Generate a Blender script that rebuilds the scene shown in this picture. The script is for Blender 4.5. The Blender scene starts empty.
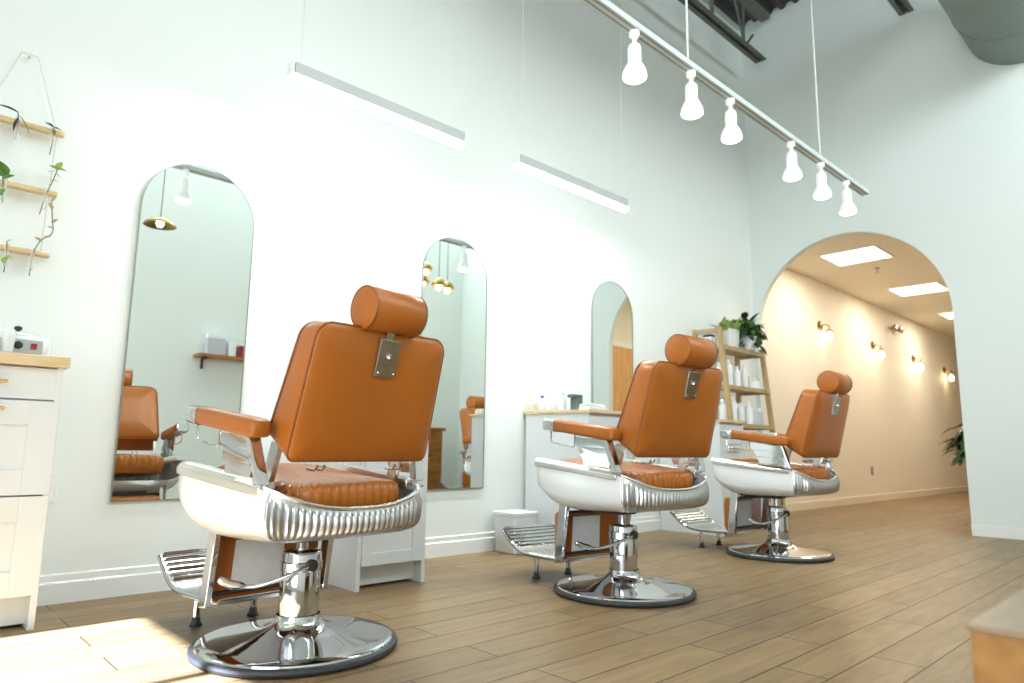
import bpy, bmesh, math, random
from mathutils import Vector, Matrix
random.seed(7)
PI = math.pi
scn = bpy.context.scene
COL = scn.collection

# ---------------------------------------------------------------- materials
def srgb(r, g, b):
    f = lambda c: (c/255/12.92) if c/255 <= .04045 else ((c/255+.055)/1.055)**2.4
    return (f(r), f(g), f(b), 1)

def mat(name, col, rough=.5, metal=0.0, noise=0.0, nscale=8.0, bump=0.0, bscale=60.0, emis=None, estr=0.0,
        trans=0.0, alpha=1.0, coat=0.0, spec=0.5):
    m = bpy.data.materials.new(name); m.use_nodes = True
    nt = m.node_tree; b = nt.nodes['Principled BSDF']
    b.inputs['Base Color'].default_value = col
    b.inputs['Roughness'].default_value = rough
    b.inputs['Metallic'].default_value = metal
    b.inputs['Specular IOR Level'].default_value = spec
    b.inputs['Coat Weight'].default_value = coat
    b.inputs['Transmission Weight'].default_value = trans
    b.inputs['Alpha'].default_value = alpha
    if emis:
        b.inputs['Emission Color'].default_value = emis
        b.inputs['Emission Strength'].default_value = estr
    tc = nt.nodes.new('ShaderNodeTexCoord')
    if noise > 0:
        n = nt.nodes.new('ShaderNodeTexNoise'); n.inputs['Scale'].default_value = nscale
        n.inputs['Detail'].default_value = 5
        nt.links.new(tc.outputs['Object'], n.inputs['Vector'])
        r = nt.nodes.new('ShaderNodeValToRGB')
        r.color_ramp.elements[0].position = .3; r.color_ramp.elements[1].position = .7
        r.color_ramp.elements[0].color = tuple(c*(1-noise) for c in col[:3])+(1,)
        r.color_ramp.elements[1].color = tuple(min(1, c*(1+noise)) for c in col[:3])+(1,)
        nt.links.new(n.outputs['Fac'], r.inputs['Fac']); nt.links.new(r.outputs['Color'], b.inputs['Base Color'])
    if bump > 0:
        n = nt.nodes.new('ShaderNodeTexNoise'); n.inputs['Scale'].default_value = bscale
        n.inputs['Detail'].default_value = 4
        nt.links.new(tc.outputs['Object'], n.inputs['Vector'])
        bp = nt.nodes.new('ShaderNodeBump'); bp.inputs['Strength'].default_value = bump
        bp.inputs['Distance'].default_value = .002
        nt.links.new(n.outputs['Fac'], bp.inputs['Height']); nt.links.new(bp.outputs['Normal'], b.inputs['Normal'])
    return m

def wood_mat(name, c1, c2, scale=(1.5, 14, 14), rough=.45):
    m = mat(name, c1, rough); nt = m.node_tree; b = nt.nodes['Principled BSDF']
    tc = nt.nodes.new('ShaderNodeTexCoord'); mp = nt.nodes.new('ShaderNodeMapping')
    mp.inputs['Scale'].default_value = scale
    n = nt.nodes.new('ShaderNodeTexNoise'); n.inputs['Scale'].default_value = 2.5; n.inputs['Detail'].default_value = 8
    n.inputs['Distortion'].default_value = .6
    r = nt.nodes.new('ShaderNodeValToRGB')
    r.color_ramp.elements[0].position = .32; r.color_ramp.elements[1].position = .68
    r.color_ramp.elements[0].color = c1; r.color_ramp.elements[1].color = c2
    nt.links.new(tc.outputs['Object'], mp.inputs['Vector']); nt.links.new(mp.outputs['Vector'], n.inputs['Vector'])
    nt.links.new(n.outputs['Fac'], r.inputs['Fac']); nt.links.new(r.outputs['Color'], b.inputs['Base Color'])
    return m

def floor_mat():
    m = mat('plank_floor', (.3, .22, .14, 1), .40); nt = m.node_tree; b = nt.nodes['Principled BSDF']
    tc = nt.nodes.new('ShaderNodeTexCoord')
    mp = nt.nodes.new('ShaderNodeMapping'); mp.inputs['Location'].default_value = (.30, .055, 0)
    br = nt.nodes.new('ShaderNodeTexBrick'); br.offset = .37; br.offset_frequency = 2
    br.inputs['Scale'].default_value = 1.0
    br.inputs['Brick Width'].default_value = .91; br.inputs['Row Height'].default_value = .1545
    br.inputs['Mortar Size'].default_value = .003; br.inputs['Mortar Smooth'].default_value = .1
    br.inputs['Bias'].default_value = 0.0
    br.inputs['Color1'].default_value = srgb(152, 127, 92); br.inputs['Color2'].default_value = srgb(136, 112, 80)
    br.inputs['Mortar'].default_value = srgb(62, 48, 36)
    nt.links.new(tc.outputs['Object'], mp.inputs['Vector']); nt.links.new(mp.outputs['Vector'], br.inputs['Vector'])
    mp2 = nt.nodes.new('ShaderNodeMapping'); mp2.inputs['Scale'].default_value = (1.6, 13, 1)
    n = nt.nodes.new('ShaderNodeTexNoise'); n.inputs['Scale'].default_value = 2.2; n.inputs['Detail'].default_value = 9
    n.inputs['Distortion'].default_value = .7
    nt.links.new(tc.outputs['Object'], mp2.inputs['Vector']); nt.links.new(mp2.outputs['Vector'], n.inputs['Vector'])
    r = nt.nodes.new('ShaderNodeValToRGB')
    r.color_ramp.elements[0].position = .25; r.color_ramp.elements[1].position = .75
    r.color_ramp.elements[0].color = (.66, .64, .62, 1); r.color_ramp.elements[1].color = (1.12, 1.1, 1.08, 1)
    nt.links.new(n.outputs['Fac'], r.inputs['Fac'])
    mx = nt.nodes.new('ShaderNodeMix'); mx.data_type = 'RGBA'; mx.blend_type = 'MULTIPLY'
    mx.inputs['Factor'].default_value = 1.0
    nt.links.new(br.outputs['Color'], mx.inputs['A']); nt.links.new(r.outputs['Color'], mx.inputs['B'])
    n2 = nt.nodes.new('ShaderNodeTexNoise'); n2.inputs['Scale'].default_value = 1.1; n2.inputs['Detail'].default_value = 3
    nt.links.new(tc.outputs['Object'], n2.inputs['Vector'])
    r2 = nt.nodes.new('ShaderNodeValToRGB'); r2.color_ramp.elements[0].color = (.9, .9, .9, 1); r2.color_ramp.elements[1].color = (1.05, 1.05, 1.05, 1)
    nt.links.new(n2.outputs['Fac'], r2.inputs['Fac'])
    mx2 = nt.nodes.new('ShaderNodeMix'); mx2.data_type = 'RGBA'; mx2.blend_type = 'MULTIPLY'; mx2.inputs['Factor'].default_value = 1
    nt.links.new(mx.outputs['Result'], mx2.inputs['A']); nt.links.new(r2.outputs['Color'], mx2.inputs['B'])
    nt.links.new(mx2.outputs['Result'], b.inputs['Base Color'])
    bp = nt.nodes.new('ShaderNodeBump'); bp.inputs['Strength'].default_value = .35; bp.inputs['Distance'].default_value = .002
    bp.invert = True
    nt.links.new(br.outputs['Fac'], bp.inputs['Height']); nt.links.new(bp.outputs['Normal'], b.inputs['Normal'])
    b.inputs['Specular IOR Level'].default_value = .28
    return m

M = {}
M['wall'] = mat('white_wall_paint', (.85, .885, .86, 1), .6, bump=.05, bscale=90)
M['wall_far'] = mat('cool_white_wall_paint', (.78, .83, .80, 1), .6, bump=.05, bscale=90)
M['hall_wall'] = mat('cream_wall_paint', (.86, .80, .69, 1), .6, bump=.05, bscale=90)
M['hall_ceiling'] = mat('cream_ceiling_paint', (.84, .77, .64, 1), .7, bump=.05, bscale=120)
M['trim'] = mat('white_trim_paint', (.86, .87, .85, 1), .4, bump=.02)
M['floor'] = floor_mat()
M['deck'] = mat('dark_steel_deck', (.05, .047, .045, 1), .6, noise=.2)
M['joist'] = mat('grey_painted_steel', (.12, .13, .115, 1), .5, noise=.1)
M['duct'] = mat('painted_duct', (.17, .21, .185, 1), .5, noise=.06, nscale=3)
M['leather'] = mat('tan_leather', (.395, .116, .012, 1), .38, spec=.38, noise=.08, nscale=3.5, bump=.12, bscale=420, coat=.08)
M['leather_seam'] = mat('dark_tan_piping', (.25, .075, .010, 1), .45, bump=.1, bscale=300)
M['chrome'] = mat('polished_chrome', (.60, .61, .63, 1), .06, 1.0, noise=.02)
M['satin'] = mat('satin_aluminium', (.80, .79, .75, 1), .27, 1.0, noise=.03)
M['ribbed'] = mat('cast_aluminium', (.50, .50, .49, 1), .34, 1.0, noise=.02)
M['plate'] = mat('brushed_steel_plate', (.40, .36, .28, 1), .33, 1.0, noise=.08, nscale=20)
M['enamel'] = mat('white_enamel', (.84, .865, .87, 1), .16, noise=.01, coat=.3)
M['black'] = mat('black_rubber', (.025, .027, .03, 1), .55, noise=.1)
M['dark'] = mat('dark_steel', (.06, .06, .065, 1), .4, .6, noise=.1)
M['tag'] = mat('white_paper_label', (.90, .92, .96, 1), .7, noise=.05, nscale=30)
M['cabinet'] = mat('white_lacquer', (.72, .745, .755, 1), .32, noise=.01)
M['cabinet_gap'] = mat('shadow_gap_grey', (.25, .25, .25, 1), .7, noise=.05)
M['butcher'] = wood_mat('birch_worktop', srgb(208, 180, 138), srgb(224, 202, 164))
M['pine'] = wood_mat('pine_ladder', srgb(172, 146, 104), srgb(192, 168, 124), (12, 12, 1.5))
M['stick'] = wood_mat('pale_dowel', srgb(212, 182, 132), srgb(232, 208, 164))
M['oak'] = wood_mat('oak_bench', srgb(140, 94, 34), srgb(166, 118, 52), (1.5, 10, 10))
M['oak_top'] = wood_mat('oak_bench_top', srgb(138, 112, 84), srgb(156, 130, 100), (1.5, 10, 10), .3)
M['desk'] = wood_mat('oak_desk', srgb(150, 92, 34), srgb(184, 122, 54), (1.5, 8, 8))
M['door'] = wood_mat('light_maple_door', srgb(206, 150, 88), srgb(222, 170, 108), (8, 8, 1.2))
M['brass'] = mat('brass', (.62, .42, .16, 1), .25, 1.0, noise=.05)
M['brass_dark'] = mat('aged_brass', (.30, .19, .06, 1), .35, 1.0, noise=.1)
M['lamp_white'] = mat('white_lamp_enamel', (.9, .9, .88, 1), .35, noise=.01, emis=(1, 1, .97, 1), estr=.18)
M['bulb'] = mat('lit_bulb_face', (1, 1, 1, 1), .4, noise=.01, emis=(1, 1, .96, 1), estr=3.5)
M['led'] = mat('lit_led_diffuser', (1, 1, 1, 1), .4, noise=.01, emis=(1, 1, .96, 1), estr=5.0)
M['warm_bulb'] = mat('lit_warm_bulb', (1, .9, .7, 1), .4, noise=.01, emis=(1, .80, .50, 1), estr=14.0)
M['panel'] = mat('lit_ceiling_diffuser', (1, .97, .9, 1), .4, noise=.01, emis=(1, .93, .80, 1), estr=4.0)
M['lightbar'] = mat('grey_bar_housing', (.50, .52, .50, 1), .5, noise=.02)
M['lightbar_cap'] = mat('white_end_cap', (.85, .87, .84, 1), .5, noise=.01)
M['track'] = mat('white_track', (.60, .65, .64, 1), .45, noise=.02)
M['track_slot'] = mat('track_slot_grey', (.28, .29, .27, 1), .5, noise=.05)
M['cable'] = mat('pale_cable', (.72, .74, .68, 1), .5, noise=.02)
M['mirror'] = mat('mirror_silver', (.86, .92, .895, 1), .0, 1.0, noise=.002)
M['mirror_edge'] = mat('mirror_edge_grey', (.36, .38, .34, 1), .3, .7, noise=.05)
M['pot'] = mat('white_ceramic', (.84, .86, .86, 1), .3, noise=.01)
M['soil'] = mat('potting_soil', (.05, .035, .025, 1), .9, noise=.3, nscale=40)
M['leaf'] = mat('leaf_green', (.14, .31, .07, 1), .4, noise=.35, nscale=9)
M['leaf_dark'] = mat('leaf_dark_green', (.022, .065, .024, 1), .4, noise=.3, nscale=9)
M['leaf_light'] = mat('leaf_pale_green', (.33, .50, .13, 1), .45, noise=.25, nscale=15)
M['stem'] = mat('brown_stem', (.16, .13, .07, 1), .6, noise=.2)
M['glass'] = mat('clear_glass', (.93, .96, .96, 1), .08, trans=0.0, alpha=.3, noise=.002)
M['bottle'] = mat('white_bottle', (.93, .94, .96, 1), .3, noise=.01)
M['bottle_grey'] = mat('grey_bottle', (.55, .57, .62, 1), .35, noise=.02)
M['grey_box'] = mat('slate_grey_plastic', (.10, .14, .15, 1), .45, noise=.05)
M['blue'] = mat('blue_cap', (.06, .09, .42, 1), .4, noise=.04)
M['red'] = mat('red_plastic', (.34, .015, .02, 1), .3, noise=.04)
M['beige'] = mat('cream_soap_box', (.84, .78, .64, 1), .6, noise=.03)
M['grey_face'] = mat('grey_control_panel', (.48, .50, .50, 1), .4, .3, noise=.03)
M['towel'] = mat('white_towel', (.85, .85, .84, 1), .9, bump=.6, bscale=220)
M['bin'] = mat('pale_grey_plastic', (.74, .77, .79, 1), .4, noise=.01)
M['flower'] = mat('pink_petal', (.55, .18, .42, 1), .6, noise=.1)
M['smoke_glass'] = mat('amber_globe_glass', (.55, .36, .14, 1), .12, .6, noise=.1)

# ---------------------------------------------------------------- mesh helpers
def obj(name, bm, material, parent=None, bevel=0.0, seg=2, smooth=True, loc=None, mods=None):
    bmesh.ops.recalc_face_normals(bm, faces=bm.faces[:])
    me = bpy.data.meshes.new(name); bm.to_mesh(me); bm.free()
    mats = material if isinstance(material, (list, tuple)) else [material]
    for m_ in mats: me.materials.append(m_)
    o = bpy.data.objects.new(name, me); COL.objects.link(o)
    if parent: o.parent = parent
    if loc: o.location = loc
    if smooth:
        for p_ in me.polygons: p_.use_smooth = True
        me.set_sharp_from_angle(angle=math.radians(38))
    if bevel > 0:
        b = o.modifiers.new('bevel', 'BEVEL'); b.width = bevel; b.segments = seg; b.limit_method = 'ANGLE'
        b.angle_limit = math.radians(40); b.harden_normals = False
    return o

def tag(o, label=None, cat=None, group=None, kind=None):
    if label: o['label'] = label
    if cat: o['category'] = cat
    if group: o['group'] = group
    if kind: o['kind'] = kind
    return o

def thing(name, label, cat, loc=(0, 0, 0), rotz=0, group=None):
    o = bpy.data.objects.new(name, None); COL.objects.link(o)
    o.empty_display_size = .1
    o.location = loc; o.rotation_euler = (0, 0, rotz)
    return tag(o, label, cat, group)

def copy_tree(o, parent=None):
    c = o.copy(); COL.objects.link(c); c.parent = parent
    for ch in list(o.children): copy_tree(ch, c)
    return c

def BM(): return bmesh.new()

def box(bm, x0, x1, y0, y1, z0, z1, mi=0, mtx=None):
    vs = [bm.verts.new((x, y, z)) for x in (x0, x1) for y in (y0, y1) for z in (z0, z1)]
    if mtx:
        for v in vs: v.co = mtx @ v.co
    for f in ((0, 1, 3, 2), (4, 6, 7, 5), (0, 4, 5, 1), (2, 3, 7, 6), (0, 2, 6, 4), (1, 5, 7, 3)):
        fc = bm.faces.new([vs[i] for i in f]); fc.material_index = mi
    return bm

def loft(bm, rings, closed=True, cap0=True, cap1=True, mi=0):
    vr = [[bm.verts.new(p) for p in r] for r in rings]
    n = len(rings[0])
    for a, b in zip(vr[:-1], vr[1:]):
        for i in range(n if closed else n-1):
            j = (i+1) % n
            bm.faces.new((a[i], a[j], b[j], b[i])).material_index = mi
    if cap0: bm.faces.new(vr[0][::-1]).material_index = mi
    if cap1: bm.faces.new(vr[-1]).material_index = mi
    return vr

def lathe(bm, prof, center=(0, 0, 0), n=32, mtx=None, mi=0, cap=True):
    rings = []
    for r, z in prof:
        ring = []
        for i in range(n):
            a = 2*PI*i/n
            p = Vector((r*math.cos(a), r*math.sin(a), z))
            if mtx: p = mtx @ p
            ring.append(p + Vector(center))
        rings.append(ring)
    loft(bm, rings, True, cap, cap, mi)
    return bm

def frame_at(d):
    d = d.normalized()
    up = Vector((0, 0, 1)) if abs(d.z) < .95 else Vector((1, 0, 0))
    s = d.cross(up).normalized(); return s, s.cross(d).normalized()

def tube(bm, pts, r, n=10, closed=False, mi=0):
    pts = [Vector(p) for p in pts]; rings = []; N = len(pts)
    s = None
    for i, p in enumerate(pts):
        a = pts[(i-1) % N] if (i > 0 or closed) else p
        b = pts[(i+1) % N] if (i < N-1 or closed) else p
        d = (b-a).normalized()
        if s is None: s, u = frame_at(d)
        else:
            s = (s - d*s.dot(d)).normalized(); u = s.cross(d).normalized()
        rr = r[i] if isinstance(r, (list, tuple)) else r
        rings.append([p + (s*math.cos(2*PI*k/n) + u*math.sin(2*PI*k/n))*rr for k in range(n)])
    if closed: rings.append(rings[0])
    loft(bm, rings, True, not closed, not closed, mi)
    if closed: bmesh.ops.remove_doubles(bm, verts=bm.verts[:], dist=1e-5)
    return bm

def extrude_profile(bm, prof, y0, y1, axis='y', mi=0):
    """prof = list of 2D points, extruded between y0 and y1 (profile plane is xz for axis y, yz for axis x)."""
    def P(u, v, t): return (u, t, v) if axis == 'y' else (t, u, v)
    loft(bm, [[P(u, v, y0) for u, v in prof], [P(u, v, y1) for u, v in prof]], True, True, True, mi)
    return bm

def catmull(pts, k=6):
    pts = [Vector(p) for p in pts]; out = []
    for i in range(len(pts)-1):
        p0 = pts[max(i-1, 0)]; p1 = pts[i]; p2 = pts[i+1]; p3 = pts[min(i+2, len(pts)-1)]
        for j in range(k):
            t = j/k
            out.append(.5*((2*p1)+(p2-p0)*t+(2*p0-5*p1+4*p2-p3)*t*t+(3*p1-p0-3*p2+p3)*t**3))
    out.append(pts[-1]); return out

def rrect(w, h0, h1, r, n=6):
    """rounded rectangle in unit-free (x, y): x in [-w, w], y in [h0, h1], counterclockwise."""
    pts = []
    for cx, cy, a0 in ((w-r, h1-r, 0), (-w+r, h1-r, PI/2), (-w+r, h0+r, PI), (w-r, h0+r, 1.5*PI)):
        for i in range(n+1):
            a = a0+PI/2*i/n; pts.append((cx+r*math.cos(a), cy+r*math.sin(a)))
    return pts

def lerp(a, b, t): return a+(b-a)*t
def struct(name, bm, m, parent=None, **kw):
    o = obj(name, bm, m, parent, **kw)
    if not parent: o['kind'] = 'structure'
    return o

# ---------------------------------------------------------------- dimensions (metres); camera stands at x=0, y=0
YA = 3.33      # mirror wall
XB = 6.60      # arch wall
YO = -1.50     # wall opposite the mirrors
XS = -2.40     # storefront
ZC = 5.36      # steel deck
HX = 16.0      # end of the corridor
HY0, HY1, HZ = 1.0, 3.45, 2.80

# ---------------------------------------------------------------- setting
bm = BM(); box(bm, XS-.3, HX+.3, YO-.3, HY1+.2, -.1, 0); struct('floor', bm, M['floor'], smooth=False)
bm = BM(); box(bm, XS-.15, XB+.15, YA, YA+.1, 0, ZC+.1); struct('wall_left', bm, M['wall'], smooth=False)
bm = BM(); box(bm, XS-.15, XB+.15, YO-.15, YO, 0, ZC+.1); struct('wall_right', bm, M['wall'], smooth=False)

# arch wall
ay0, ay1, az = 1.54, 3.285, 1.85
ac, ar = (ay0+ay1)/2, (ay1-ay0)/2
arc = [(ac+ar*math.cos(PI*i/40), az+ar*math.sin(PI*i/40)) for i in range(41)]  # from ay1 to ay0
bm = BM()
def quad(bm, pts, mi=0): bm.faces.new([bm.verts.new(p) for p in pts]).material_index = mi
for X, flip in ((XB, 0), (XB+.07, 1)):
    def q2(pts): quad(bm, [(X, y, z) for y, z in pts])
    q2([(YO-.15, 0), (ay0, 0), (ay0, az), (YO-.15, az)])
    q2([(YO-.15, az), (ay0, az), (ay0, ZC+.1), (YO-.15, ZC+.1)])
    q2([(ay1, 0), (HY1, 0), (HY1, az), (ay1, az)])
    q2([(ay1, az), (HY1, az), (HY1, ZC+.1), (ay1, ZC+.1)])
    for (a, b), (c, d) in zip(arc[:-1], arc[1:]): q2([(a, b), (c, d), (c, ZC+.1), (a, ZC+.1)])
edge = [(ay1, 0)] + arc + [(ay0, 0)]
for (a, b), (c, d) in zip(edge[:-1], edge[1:]):
    quad(bm, [(XB, a, b), (XB, c, d), (XB+.07, c, d), (XB+.07, a, b)])
bmesh.ops.remove_doubles(bm, verts=bm.verts[:], dist=1e-4)
struct('wall_arch', bm, M['wall_far'], smooth=True)

# storefront wall with the window that lets the low sun in
bm = BM()
x0, x1 = XS-.12, XS
WY0, WY1, WZ0, WZ1 = 1.25, 2.845, 1.30, 2.41
box(bm, x0, x1, WY1, YA, 0, ZC); box(bm, x0, x1, YO, WY0, 0, ZC)
box(bm, x0, x1, WY0, WY1, 0, WZ0); box(bm, x0, x1, WY0, WY1, WZ1, ZC)
struct('wall_storefront', bm, M['wall'], smooth=False)
bm = BM()
for y in (2.06, WY0+.012): box(bm, x0+.03, x1-.03, y-.025, y+.025, WZ0, WZ1)
box(bm, x0+.03, x1-.03, WY0, WY1, WZ0, WZ0+.04); box(bm, x0+.03, x1-.03, WY0, WY1, WZ1-.02, WZ1)
struct('window_1', bm, M['dark'], smooth=False)

# steel deck with ribs running across the joists, hung as the ceiling
bm = BM()
prof = []
y = YO-.2
n = 0
while y < YA+.1:
    for dy, z in ((0, 5.36), (.035, 5.31), (.075, 5.31), (.11, 5.36)):
        prof.append((y+dy, z))
    y += .15
top = [(p[0], 5.5) for p in reversed(prof)]
vr = [[bm.verts.new((X, yy, zz)) for yy, zz in prof] for X in (XS-.15, XB+.15)]
for i in range(len(prof)-1): bm.faces.new((vr[0][i], vr[0][i+1], vr[1][i+1], vr[1][i]))
box(bm, XS-.15, XB+.15, YO-.2, YA+.1, 5.45, 5.5)
struct('ceiling', bm, M['deck'], smooth=False)

# baseboards
def base_prof(h=.1, t=.018): return [(0, 0), (-t, 0), (-t, h*.68), (-t*.55, h*.74), (-t*.55, h*.95), (-t*.2, h), (0, h)]
bm = BM(); extrude_profile(bm, [(YA+u, v) for u, v in base_prof(.115, .02)], XS, XB, axis='x'); struct('baseboard_left', bm, M['trim'], smooth=False)
bm = BM()
for a, b in ((YO, ay0), (ay1, YA)): box(bm, XB-.014, XB, a, b, 0, .085)
struct('baseboard_arch', bm, M['trim'], smooth=False)
bm = BM(); box(bm, XB+.07, HX, HY1-.015, HY1, 0, .085); struct('baseboard_corridor', bm, mat('cream_trim_paint', (.84, .77, .62, 1), .5, noise=.01), smooth=False)

# corridor beyond the arch
bm = BM(); box(bm, XB+.07, HX+.1, HY1, HY1+.1, 0, HZ+.1); struct('wall_corridor_left', bm, M['hall_wall'], smooth=False)
bm = BM(); box(bm, XB+.07, HX+.1, HY0-.1, HY0, 0, HZ+.1); struct('wall_corridor_right', bm, M['hall_wall'], smooth=False)
bm = BM(); box(bm, HX, HX+.1, HY0, HY1, 0, HZ+.1); struct('wall_corridor_end', bm, M['hall_wall'], smooth=False)
bm = BM(); box(bm, XB+.07, HX+.1, HY0, HY1, HZ, HZ+.1); struct('ceiling_corridor', bm, M['hall_ceiling'], smooth=False)
# door on the corridor's right side (seen in the third mirror)
bm = BM(); box(bm, 7.36, 8.2, HY0-.01, HY0+.02, 0.01, 2.05); d = struct('door_1', bm, M['door'], smooth=False)
bm = BM()
box(bm, 7.29, 7.36, HY0-.01, HY0+.03, 0, 2.12); box(bm, 8.2, 8.27, HY0-.01, HY0+.03, 0, 2.12); box(bm, 7.29, 8.27, HY0-.01, HY0+.03, 2.05, 2.12)
struct('door_frame', bm, M['trim'], d, smooth=False)
bm = BM(); lathe(bm, [(.012, 0), (.012, .04), (.028, .05), (.028, .075), (.01, .085)], n=16, mtx=Matrix.Rotation(-PI/2, 4, 'X'), center=(8.1, HY0+.02, .98))
struct('door_handle', bm, M['brass'], d)

# ---------------------------------------------------------------- steel joists and duct under the deck
def joist(y, xa, xb, zb, label):
    t = thing('roof_joist', label, 'joist', (0, 0, 0), 0, 'open web steel roof joists')
    bm = BM()
    for s in (-1, 1):
        box(bm, xa, xb, y+s*.034-.026, y+s*.034+.026, zb, zb+.012); box(bm, xa, xb, y+s*.012-.006, y+s*.012+.006, zb, zb+.055)
    obj('bottom_chord', bm, M['joist'], t, smooth=False)
    bm = BM(); box(bm, xa, xb+.15, y-.05, y+.05, 5.2, 5.25); obj('top_chord', bm, M['joist'], t, smooth=False)
    x = xb-.34; k = 0
    while x > xa+.4:
        bm = BM(); tube(bm, [(x, y, zb+.03), (x-.22, y, 5.22)], .013, 8); obj('web_bar', bm, M['joist'], t)
        bm = BM(); tube(bm, [(x-.02, y, zb+.03), (x+.0, y, 5.22)], .015, 8); obj('web_bar', bm, M['joist'], t)
        x -= .6; k += 1
        if k > 5: break
    bm = BM(); tube(bm, [(xb-.33, y, zb+.03), (xb-.2, y-.02, zb+.2)], .013, 8); obj('brace_stub', bm, M['joist'], t)
    return t
joist(3.0, -1.5, 6.35, 4.66, 'grey steel roof joist nearest the mirror wall, ending above the corner')
joist(1.66, -1.5, 6.45, 4.60, 'grey steel roof joist in the middle, short end showing at top edge')
joist(1.28, 3.0, 6.5, 4.62, 'grey steel roof joist beside the round duct')
t = thing('air_duct', 'large round grey-green air duct at the top right corner', 'duct', (0, 0, 0))
bm = BM(); lathe(bm, [(.40, -4.2), (.40, 0)], n=48, mtx=Matrix.Rotation(PI/2, 4, 'Y'), center=(XB-.005, .86, 4.245)); obj('duct_tube', bm, M['duct'], t)
for X in (XB-.9, XB-2.9):
    bm = BM(); box(bm, X-.015, X+.015, .455, .46, 4.245, 5.33); box(bm, X-.015, X+.015, 1.262, 1.267, 4.245, 5.33); obj('hanger_strap', bm, M['joist'], t, smooth=False)
for X in (XB-.5, XB-1.7, XB-2.9):
    bm = BM(); lathe(bm, [(.40, -.012), (.405, -.01), (.405, .01), (.40, .012)], n=48, mtx=Matrix.Rotation(PI/2, 4, 'Y'), center=(X, .86, 4.245)); obj('duct_seam', bm, M['duct'], t)

# ---------------------------------------------------------------- arched mirrors
def mirror(xc, label, w=.262, zb=.39, zt=1.978, tw=0.0):
    t = thing('arched_mirror', label, 'mirror', (xc, YA-.012, zb), math.radians(tw), 'frameless arched mirrors on the white wall')
    h = zt-zb
    def outline(g): 
        ww = w-g; c = h-w
        return [(-ww, g), (ww, g)] + [(ww*math.cos(PI*i/36), c+ww*math.sin(PI*i/36)) for i in range(37)]
    bm = BM(); loft(bm, [[(x, 0, z) for x, z in outline(.004)], [(x, .004, z) for x, z in outline(.004)]])
    obj('mirror_glass', bm, M['mirror'], t, smooth=False)
    bm = BM()
    a = [(x, -.002, z) for x, z in outline(0)]; b = [(x, -.002, z) for x, z in outline(.0045)]
    c = [(x, .010, z) for x, z in outline(0)]
    n = len(a)
    va = [bm.verts.new(p) for p in a]; vb = [bm.verts.new(p) for p in b]; vc = [bm.verts.new(p) for p in c]
    for i in range(n):
        j = (i+1) % n
        bm.faces.new((va[i], va[j], vb[j], vb[i])); bm.faces.new((va[i], va[j], vc[j], vc[i]))
    obj('mirror_edge', bm, M['mirror_edge'], t, smooth=False)
mirror(1.065, 'tall arched mirror on the wall left of the nearest barber chair')
mirror(2.642, 'tall arched mirror on the wall behind the right side of nearest chair back')
mirror(4.243, 'arched mirror on the wall behind the middle barber chair, farthest of three', tw=1.0)

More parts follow.
